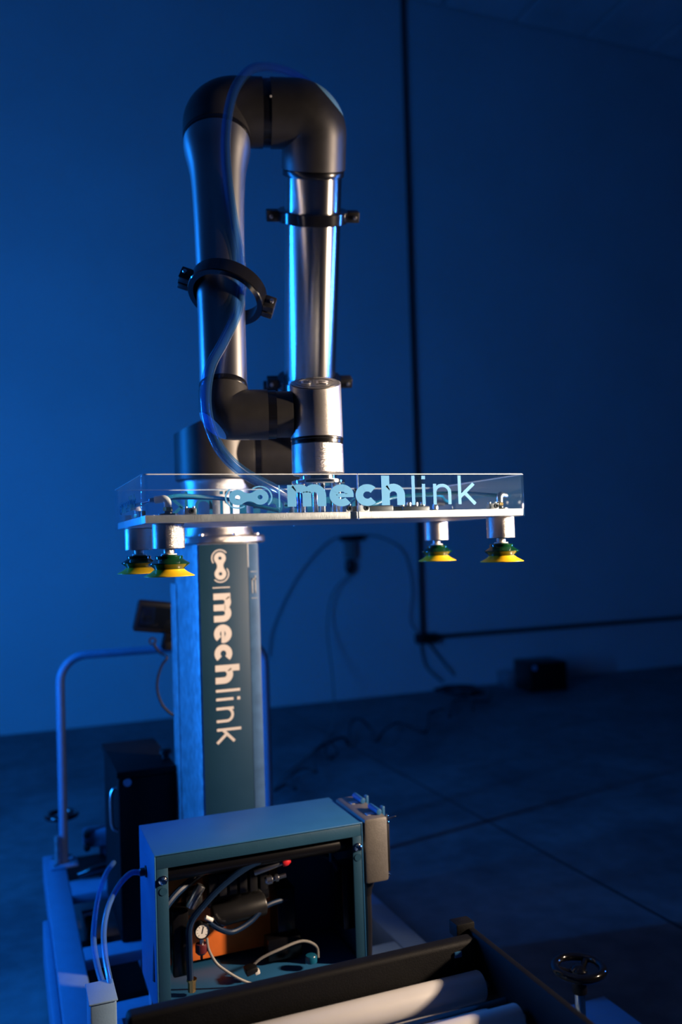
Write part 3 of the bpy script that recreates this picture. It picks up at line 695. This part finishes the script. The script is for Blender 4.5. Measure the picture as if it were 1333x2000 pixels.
# mounting blocks with cap screws along the skirt
def block(x, y, d):
    b = obj('mounting_block', B((x-.011, min(y, y+d*.014), ZP1), (x+.011, max(y, y+d*.014), ZP1+.0125), .0012), M['white'] if abs(x-.635) < .05 else M['steel'], vg)
    obj('cap_screw', bolt(NB(), (x, y-.006 if d > 0 else y+.006, ZP1+.0065), (0, -d, 0), .0052, .005), M['plastic'], b)
    for dx in (-.007, .007):
        obj('cap_screw', bolt(NB(), (x+dx, y+d*.007, ZP1+.0125), UZ, .003, .003), M['steel'], b)
for x in (.318, .628, .664, .960): block(x, Y0+.014, 1)
for x in (.318, .628, .664, .960): block(x, Y1-.014, -1)
for y in (1.66, 1.85):
    b = obj('mounting_block', B((X0+.008, y-.010, ZP1), (X0+.022, y+.010, ZP1+.0125), .0012), M['plastic'], vg)
    b = obj('mounting_block', B((X1-.022, y-.010, ZP1), (X1-.008, y+.010, ZP1+.0125), .0012), M['plastic'], vg)
# suction cups
def cup(x, y):
    c = V(x, y, 0)
    sc = obj('suction_cup', lathe(NB(), (x, y, 1.3895), (0, 0, -1), [(.0, -.0015), (.016, -.0015), (.0165, 0), (.0245, .0), (.0255, .0012), (.0250, .0055), (.0275, .0075), (.0325, .0108), (.0375, .0138), (.038, .0155), (.034, .0185), (.0285, .0225), (.0272, .025), (.0275, .0262)], 64), M['green'], vg, 'glossy dark green bellows cup')
    obj('lip', lathe(NB(), (x, y, 1.3895), (0, 0, -1), [(.0268, .0245), (.0282, .0258), (.0335, .0300), (.041, .0340), (.0462, .0368), (.0465, .0378), (.044, .0384), (.030, .0330), (.02, .031), (0, .031)], 64), M['yellow'], sc, 'yellow flared lip')
    obj('washer', cyl(NB(), (x, y, 1.3912), (x, y, 1.3935), .0145, 32, .0006), M['white'], sc)
    obj('stem', lathe(NB(), (x, y, 1.3936), UZ, [(.0088, 0), (.0098, .001), (.0098, .0074), (.0088, .0084)], 32), M['brushed'], sc)
    obj('barrel', lathe(NB(), (x, y, 1.4022), UZ, [(.0285, 0), (.0298, .0012), (.0298, .0455), (.029, .0465)], 64), M['brushed'], sc, 'brushed aluminium barrel')
    # push-in elbow fitting on top of the plate
    b = obj('fitting_nut', lathe(NB(), (x, y, ZP1), UZ, [(.019, 0), (.019, .004), (.0085, .004), (.0085, .0075), (.0075, .009)], 6 if False else 24), M['plastic'], sc)
    obj('brass_nut', lathe(NB(), (x, y, ZP1+.0092), UZ, [(.0085, 0), (.0088, .001), (.0088, .006), (.008, .007)], 6), M['brass'], sc)
    tx = 1 if x < .6 else -1
    b = NB(); sweep(b, elbow_path((x, y, ZP1+.033), (0, 0, -1), (tx*.8*0-tx*.9, .45 if y < 1.75 else -.45, -.1), .0165, .024, .009, 8), .0072, 20)
    obj('elbow_fitting', b, M['white'] if x < .6 else M['steel'], sc)
    return sc
CUPS = [(.284, 1.605), (.999, 1.605), (.272, 1.905), (1.000, 1.905)]
for x, y in CUPS: cup(x, y)
# feed tubes from fittings to the manifold
mf = obj('manifold', B((.70, 1.70, ZP1), (.79, 1.73, ZP1+.018), .002), M['plastic'], vg)
obj('manifold_port', sweep(NB(), elbow_path((.715, 1.715, 1.507), (0, 0, -1), (-.3, -.1, .95), .026, .014, .004, 4), .0075, 16), M['plastic'], mf)
obj('manifold_port', cyl(NB(), (.79, 1.715, ZP1+.009), (.815, 1.713, ZP1+.009), .007, 16), M['plastic'], mf)
for (x, y) in CUPS:
    sg = -1 if x < .6 else 1; yy = .45 if y < 1.75 else -.45
    st = V(x+sg*.9*.022, y+yy*.022, ZP1+.031)
    mid = V(x+(-sg)*.05, 1.72 if y < 1.75 else 1.80, ZP1+.045)
    cable('feed_tube', [st, st+V(sg*.008, yy*.03, .0), V(x-sg*.0, y+yy*.11, ZP1+.036), mid, V(.63-sg*-.20, 1.765, ZP1+.040), V(.63+sg*.13, 1.745, ZP1+.022), V(.63+sg*.09, 1.735, ZP1+.012)], .0042, M['tube_cyan'], None, parent=vg)
obj('valve_block', B((.86, 1.80, ZP1), (.93, 1.84, ZP1+.02), .002), M['plastic'], vg)
for k in range(4):
    obj('push_fitting', cyl(NB(), (.868+k*.018, 1.82, ZP1+.02), (.868+k*.018, 1.82, ZP1+.03), .006, 16, .001), M['steel'], vg)

# ================================================================== TEACH PENDANT
tp = thing('teach_pendant', 'black teach pendant tablet clipped to the left of the column', 'control tablet', (.47, 3.0, 1.15))
rt = Matrix.Rotation(math.radians(22), 3, 'X') @ Matrix.Rotation(math.radians(9), 3, 'Y')
c = at(308, 1205, Y=3.0)
obj('tablet_body', box(NB(), c, (.155, .03, .115), .01, rt), M['plastic'], tp)
obj('screen', box(NB(), c+rt @ V(0, -.0165, .004), (.125, .003, .08), .001, rt), M['screen'], tp)
obj('holder', box(NB(), c+V(.05, .0, -.085), (.07, .03, .06), .004, rt), M['frame_black'], tp)
obj('holder_arm', B((c.x+.02, 2.985, c.z-.115), (CX0+.04, 3.015, c.z-.085), .003), M['frame_black'], tp)
obj('cable_hook', annulus(NB(), at(298, 1252, Y=2.97), (0, 1, 0), .008, .013, .01, 24), M['plastic'], tp)
cable('pendant_cable', [at(300, 1258, Y=2.96), at(312, 1275, Y=2.95), at(326, 1284, Y=2.93), at(316, 1300, Y=2.93), at(308, 1325, Y=2.93), at(308, 1352, Y=2.93), at(318, 1378, Y=2.93), at(334, 1394, Y=2.93), at(345, 1398, Y=2.93)], .0045, M['cable_black'], 'thin black cable looping down from the teach pendant')

# ================================================================== CONTROLLER CABINET
cc_ = thing('controller_cabinet', 'black metal controller cabinet with round badge on the trolley beside the column', 'cabinet', (.42, 2.9, ZT))
obj('cabinet_body', B((.315, 2.76, ZT), (.494, 3.18, .70), .006), M['frame_black'], cc_)
obj('lid', B((.309, 2.752, .7005), (.4935, 3.19, .722), .004), M['frame_black'], cc_)
obj('badge', cyl(NB(), (.342, 2.7605, .685), (.342, 2.756, .685), .012, 24, .001), M['badge'], cc_, 'round pale blue badge')
ltch = obj('side_handle', sweep(NB(), smoothpath([(.315, 2.8, .66), (.298, 2.8, .645), (.298, 2.8, .55), (.315, 2.8, .53)], 6), .006, 10), M['steel'], cc_)
obj('door_seam', B((.3142, 2.7585, .24), (.318, 2.765, .69), .0005), M['plastic'], cc_)
obj('emergency_stop', lathe(NB(), (.478, 2.86, .7225), UZ, [(.012, 0), (.012, .012), (.02, .016), (.02, .028), (.012, .032), (0, .032)], 24), M['plastic'], cc_)

# ================================================================== PNEUMATIC BOX
pb = thing('pneumatic_box', 'grey sheet metal box with open front showing valves and gauge', 'control box', (.53, 2.0, .2))
bx0, bx1, by0, by1, bz0, bz1 = .288, .774, 1.90, 2.125, .40, .745
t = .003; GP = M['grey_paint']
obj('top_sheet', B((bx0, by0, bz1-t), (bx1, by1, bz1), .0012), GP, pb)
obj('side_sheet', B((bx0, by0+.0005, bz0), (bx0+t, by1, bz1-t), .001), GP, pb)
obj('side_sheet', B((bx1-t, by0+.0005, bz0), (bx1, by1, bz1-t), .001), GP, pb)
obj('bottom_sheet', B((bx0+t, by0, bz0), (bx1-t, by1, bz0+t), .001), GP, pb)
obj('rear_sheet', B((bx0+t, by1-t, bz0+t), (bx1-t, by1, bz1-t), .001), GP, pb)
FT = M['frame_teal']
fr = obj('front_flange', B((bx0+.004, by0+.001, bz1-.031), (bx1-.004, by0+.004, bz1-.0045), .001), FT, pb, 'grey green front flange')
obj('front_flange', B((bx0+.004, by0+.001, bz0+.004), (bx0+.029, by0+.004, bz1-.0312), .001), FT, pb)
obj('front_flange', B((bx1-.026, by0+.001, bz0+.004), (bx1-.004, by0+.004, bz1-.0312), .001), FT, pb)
def boxscrew(x, z):
    s = obj('corner_screw', lathe(NB(), (x, by0+.001, z), (0, -1, 0), [(.010, 0), (.010, .002), (.0075, .003), (.0075, .010), (.005, .0125), (0, .013)], 24), M['chrome'], pb)
    obj('screw_hole', cyl(NB(), (x, by0+.0012, z-.024), (x, by0-.0006, z-.024), .0085, 24), FT, pb)
boxscrew(bx0+.018, bz1-.055); boxscrew(bx1-.014, bz1-.055)
# inside
obj('mounting_panel', B((.330, 2.064, .43), (.611, 2.068, .69), .001), M['orange'], pb, 'orange mounting panel')
obj('inner_shelf', B((bx0+.01, by0+.02, .415), (bx1-.01, by1-.01, .419), .001), GP, pb)
obj('air_rail', cyl(NB(), (bx0+.012, by0+.035, bz1-.052), (bx1-.01, by0+.035, bz1-.052), .019, 32, .003), M['seal'], pb)
def pbox(name, u0, v0, u1, v1, Y, d, m, bev=.004):
    a = at(u0, v0, Y=Y); b = at(u1, v1, Y=Y)
    return obj(name, B((a.x, Y, min(a.z, b.z)), (b.x, Y+d, max(a.z, b.z)), bev), m, pb)
pbox('regulator_body', 362, 1750, 398, 1785, 1.975, .06, M['plastic'], .008)
pbox('valve_body', 336, 1782, 372, 1905, 1.96, .05, M['seal'])
obj('silencer', cyl(NB(), (.372, 1.955, .60), (.40, 1.955, .645), .011, 20, .002), M['steel'], pb)
pbox('valve_terminal', 405, 1702, 528, 1755, 2.0, .06, M['seal'], .006)
for k in range(6): pbox('valve_slice', 408+k*20, 1712-k*3, 424+k*20, 1752-k*3, 1.988, .011, M['plastic'], .002)
obj('vacuum_pump', cyl(NB(), at(415, 1792, Y=1.99), at(518, 1764, Y=1.99), .025, 36, .004), M['plastic'], pb)
obj('pipe_nipple', cyl(NB(), (.52, 1.945, .655), (.585, 1.935, .672), .007, 16, .001), M['steel'], pb)
obj('red_cap', lathe(NB(), (.585, 1.935, .672), (.97, -.1, .16), [(.010, 0), (.0115, .004), (.0105, .012), (.006, .019), (0, .021)], 24), M['red'], pb, 'small red cap')
obj('quick_coupling', lathe(NB(), (.545, 1.945, .632), (.97, -.1, .14), [(.007, 0), (.010, .004), (.010, .016), (.006, .018), (.006, .024), (.0085, .025), (.0085, .031), (.005, .033), (.005, .05)], 20), M['steel'], pb)
pbox('relay_block', 668, 1696, 702, 1812, 1.93, .06, M['seal'])
pbox('terminal_block', 541, 1738, 580, 1852, 2.0, .07, M['seal'])
obj('relay_window', B((.6995, 1.93, .655), (.705, 1.935, .685), .001), M['tube_cyan'], pb)
pbox('junction_cube', 524, 1838, 592, 1866, 1.985, .04, M['seal'], .003)
# gauge
gc = V(.3755, 1.93, .6); gc = at(395, 1818, Y=1.93)
gg = obj('pressure_gauge', lathe(NB(), gc, (0, -1, 0), [(.012, -.03), (.012, -.012), (.0165, -.012), (.0175, 0), (.0175, .004), (.0150, .005), (.0150, .0025), (0, .0025)], 36, cap=False), M['seal'], pb)
obj('dial', cyl(NB(), gc+V(0, -.0024, 0), gc+V(0, -.0032, 0), .0148, 36), M['white'], gg, 'white round dial')
obj('needle', box(NB(), gc+V(.001, -.0036, .003), (.0018, .0004, .016), 0, Matrix.Rotation(.25, 3, 'Y')), M['plastic'], gg, smooth=False)
b = NB()
for k in range(9):
    a_ = math.radians(-45+270*k/8); box(b, gc+V(-.0115*math.cos(a_), -.0034, .0115*math.sin(a_)), (.0026, .0003, .0009), 0, Matrix.Rotation(a_, 3, 'Y'))
obj('dial_marks', b, M['plastic'], gg, smooth=False)
obj('gauge_nipple', cyl(NB(), gc+V(0, .005, -.017), gc+V(-.001, .005, -.03), .005, 16), M['steel'], pb)
obj('drain_bowl', lathe(NB(), gc+V(-.001, .008, -.030), (0, 0, -1), [(.012, 0), (.0135, .004), (.0135, .018), (.008, .024), (.003, .026), (.003, .034)], 24), M['red_dark'], pb)
obj('check_valve', cyl(NB(), gc+V(.008, .0, .028), gc+V(.024, .0, .018), .005, 16, .001), M['white'], pb)
obj('elbow_fitting', sweep(NB(), smoothpath([gc+V(.03, .01, .024), gc+V(.038, .004, .012), gc+V(.052, .002, .006)], 6), .0085, 16), M['gloss_black'], pb)
# tubing in the box
def bt(name, pts, r, m, lab=None): return cable(name, [at(u_, v_, Y=y_) for u_, v_, y_ in pts], r, m, lab, parent=pb, sm=8)
bt('pressure_tube', [(372, 1915, 1.93), (370, 1850, 1.925), (372, 1805, 1.925), (398, 1768, 1.925), (440, 1725, 1.925), (500, 1685, 1.925), (575, 1667, 1.93), (640, 1672, 1.95), (662, 1700, 1.97)], .0075, M['cable_blue'], 'dark blue pressure tube')
bt('return_tube', [(306, 1915, 1.935), (308, 1840, 1.935), (315, 1790, 1.935), (345, 1745, 1.96), (400, 1700, 2.0)], .0085, M['cable_blue'])
bt('branch_tube', [(405, 1800, 1.935), (430, 1815, 1.93), (455, 1820, 1.94), (490, 1800, 1.96), (520, 1770, 1.98), (560, 1755, 2.0)], .006, M['cable_blue'])
bt('vent_tube', [(340, 1765, 1.98), (362, 1735, 1.98), (385, 1705, 1.98), (405, 1680, 1.98)], .005, M['cable_black'])
bt('sensor_cable', [(404, 1832, 1.935), (408, 1855, 1.93), (422, 1880, 1.925), (440, 1895, 1.92), (468, 1912, 1.915), (500, 1925, 1.915)], .0032, M['cable_grey'], 'thin grey sensor cable')
bt('sensor_cable', [(490, 1890, 1.94), (510, 1872, 1.94), (545, 1855, 1.94), (590, 1838, 1.95), (618, 1848, 1.95), (622, 1870, 1.945)], .0032, M['cable_grey'], 'thin grey sensor cable')
pc = at(490, 1893, Y=1.935)
obj('cable_plug', box(NB(), pc, (.028, .03, .014), .003, Matrix.Rotation(-.2, 3, 'Y')), M['plastic'], pb)
obj('cable_tie', box(NB(), pc+V(.012, -.008, -.004), (.012, .014, .010), .002, Matrix.Rotation(-.2, 3, 'Y')), M['white'], pb)
bp_ = at(375, 1918, Y=1.93)
obj('brass_fitting', lathe(NB(), bp_+V(0, 0, -.02), UZ, [(.009, 0), (.009, .022), (.0115, .023), (.0115, .027)], 8), M['brass'], pb, 'brass hose fitting')
hc = at(608, 1868, Y=1.93)
obj('hose_cap', lathe(NB(), hc, UZ, [(.014, -.012), (.014, 0), (.012, .003), (0, .004)], 24), M['tube_cyan'], pb)
# connector hood on the right
ch = obj('connector_hood', B((.7765, 1.895, .60), (.8375, 2.09, .752), .008), M['warmgrey'], pb, 'warm grey industrial connector hood')
for k, yy in enumerate((1.93, 2.03)):
    obj('locking_lever', B((.838, yy, .725), (.846, yy+.014, .764), .002), GP, ch)
    obj('lever_roller', cyl(NB(), (.822, yy-.02, .759), (.822, yy+.035, .759), .007, 20, .001), GP, ch)
    obj('hood_slot', B((.795, yy-.012, .7515), (.815, yy+.008, .7535), .0008), M['galv'], ch)
obj('lever_pin', cyl(NB(), (.838, 1.905, .742), (.862, 1.905, .745), .0028, 12, .0008), M['chrome'], ch)
for z in (.735, .750, .612): obj('hood_screw', lathe(NB(), (.8376, 1.903, z), (1, -.2, 0), [(.004, 0), (.004, .003), (.002, .005), (0, .005)], 16), M['chrome'], ch)
obj('hood_lid', B((.838, 1.91, .615), (.848, 2.08, .735), .004), M['plastic'], ch)
obj('cable_gland', lathe(NB(), (.795, 1.94, .60), (0, 0, -1), [(.016, 0), (.018, .003), (.018, .016), (.013, .028), (.012, .04)], 20), M['plastic'], ch)
cable('hood_cable', [V(.795, 1.94, .57), V(.795, 1.94, .48), V(.792, 1.945, .36), V(.80, 1.97, .25), V(.84, 2.02, .18), V(.86, 2.1, .12)], .011, M['cable_black'], None, parent=pb)
obj('box_post', B((.50, 2.0, ZT), (.56, 2.06, bz0), .004), WP, pb)
obj('box_post', B((bx0+.004, 2.02, ZT), (bx0+.044, 2.06, bz0), .004), WP, pb)
# strut from the trolley under the box
obj('gusset', B((.20, 2.1, .2005), (.26, 2.32, .206), .002), WP, tr)

# tubes leaving the left side of the box
obj('bulkhead_fitting', lathe(NB(), (bx0, 2.02, .672), (-1, 0, 0), [(.013, 0), (.013, .003), (.009, .004), (.009, .014), (.007, .016)], 24), M['plastic'], pb)
cable('outer_tube', [V(.274, 2.02, .672), at(255, 1706, Y=2.0), at(232, 1730, Y=1.97), at(212, 1770, Y=1.92), at(203, 1815, Y=1.87), at(205, 1865, Y=1.8), at(213, 1910, Y=1.74), at(221, 1950, Y=1.70)], .0062, M['milky_hose'], 'clear blue tube from the side of the pneumatic box down to the white housing', 'tube', 14, hollow=.0042)
cable('outer_tube', [at(222, 1685, Y=2.45), at(208, 1705, Y=2.3), at(195, 1740, Y=2.15), at(186, 1790, Y=2.05), at(183, 1840, Y=1.95), at(190, 1885, Y=1.84), at(202, 1925, Y=1.76), at(214, 1952, Y=1.71)], .0064, M['milky_hose'], 'second clear blue tube, looping farther left, coming from the controller', 'tube', 14, hollow=.0042)
wh = thing('tube_housing', 'small white box receiving the two clear tubes beside the conveyor', 'box', (.19, 1.69, 0))
a_ = at(176, 1966, Y=1.66); b_ = at(226, 1952, Y=1.66)
obj('housing_body', B((a_.x, 1.66, .20), (b_.x+.002, 1.74, a_.z), .004), WP, wh)
obj('housing_lid', B((a_.x-.002, 1.658, a_.z+.0003), (b_.x+.004, 1.742, a_.z+.004), .0015), WP, wh)

# ================================================================== ROLLER CONVEYOR
rc = thing('roller_conveyor', 'black framed roller conveyor with pale grey rollers in the foreground', 'conveyor', (.47, .95, 0))
FB = M['frame_black']; KX0, KX1, KY0, KY1, KZ = .160, .775, .45, 1.385, .70
# deep cross beam: rounded left end
obj('cross_beam', box2(NB(), (KX0, KY1-.03, KZ-.115), (KX1-.012, KY1, KZ), .008, 3), FB, rc)
obj('cross_beam', box2(NB(), (KX0, KY0, KZ-.115), (KX1-.012, KY0+.03, KZ), .008, 3), FB, rc)
obj('side_rail', B((KX1-.0118, KY0, KZ-.115), (KX1, KY1+.004, KZ+.004), .0015), FB, rc)
obj('side_rail', B((KX0+.03, KY0+.031, KZ-.115), (KX0+.042, KY1-.031, KZ-.02), .0015), FB, rc)
pc_ = at(905, 1808, z=KZ+.006)
obj('corner_cap', B((KX1-.034, KY1+.0045, KZ-.012), (KX1+.003, KY1+.034, KZ+.013), .002), FB, rc)
obj('corner_post', B((KX1-.03, KY1+.0045, .0), (KX1, KY1+.028, KZ-.0125), .002), FB, rc)
obj('leg', B((KX0, KY1+.0005, .0), (KX0+.04, KY1+.03, KZ-.05), .002), FB, rc)
obj('leg', B((KX0, KY0-.035, .0), (KX0+.04, KY0-.0005, KZ-.01), .002), FB, rc)
obj('leg', B((KX1-.04, KY0-.035, .0), (KX1, KY0-.0005, KZ-.01), .002), FB, rc)
hp2 = at(896, 1864, Y=KY1-.0305)
obj('slot_light_patch', B((hp2.x-.008, KY1-.0325, hp2.z-.005), (hp2.x+.006, KY1-.0295, hp2.z+.005), .001), M['grey_paint'], rc, 'pale patch for the light seen through the frame slot')  # pale block stands in for lit floor seen through a hole
for i in range(7):
    y = 1.328-i*.118
    if y < KY0+.05: break
    z = KZ-.066
    ro = obj('roller', cyl(NB(), (KX0+.052, y, z), (KX1-.024, y, z), .0245, 48, .003), M['roller'], rc)
    obj('roller_axle', cyl(NB(), (KX0+.036, y, z), (KX1-.0115, y, z), .006, 16), M['steel'], ro)
    obj('guide_shaft', cyl(NB(), (KX0+.043, y-.059, z-.004), (KX1-.012, y-.059, z-.004), .010, 24, .001), M['chrome'], rc)
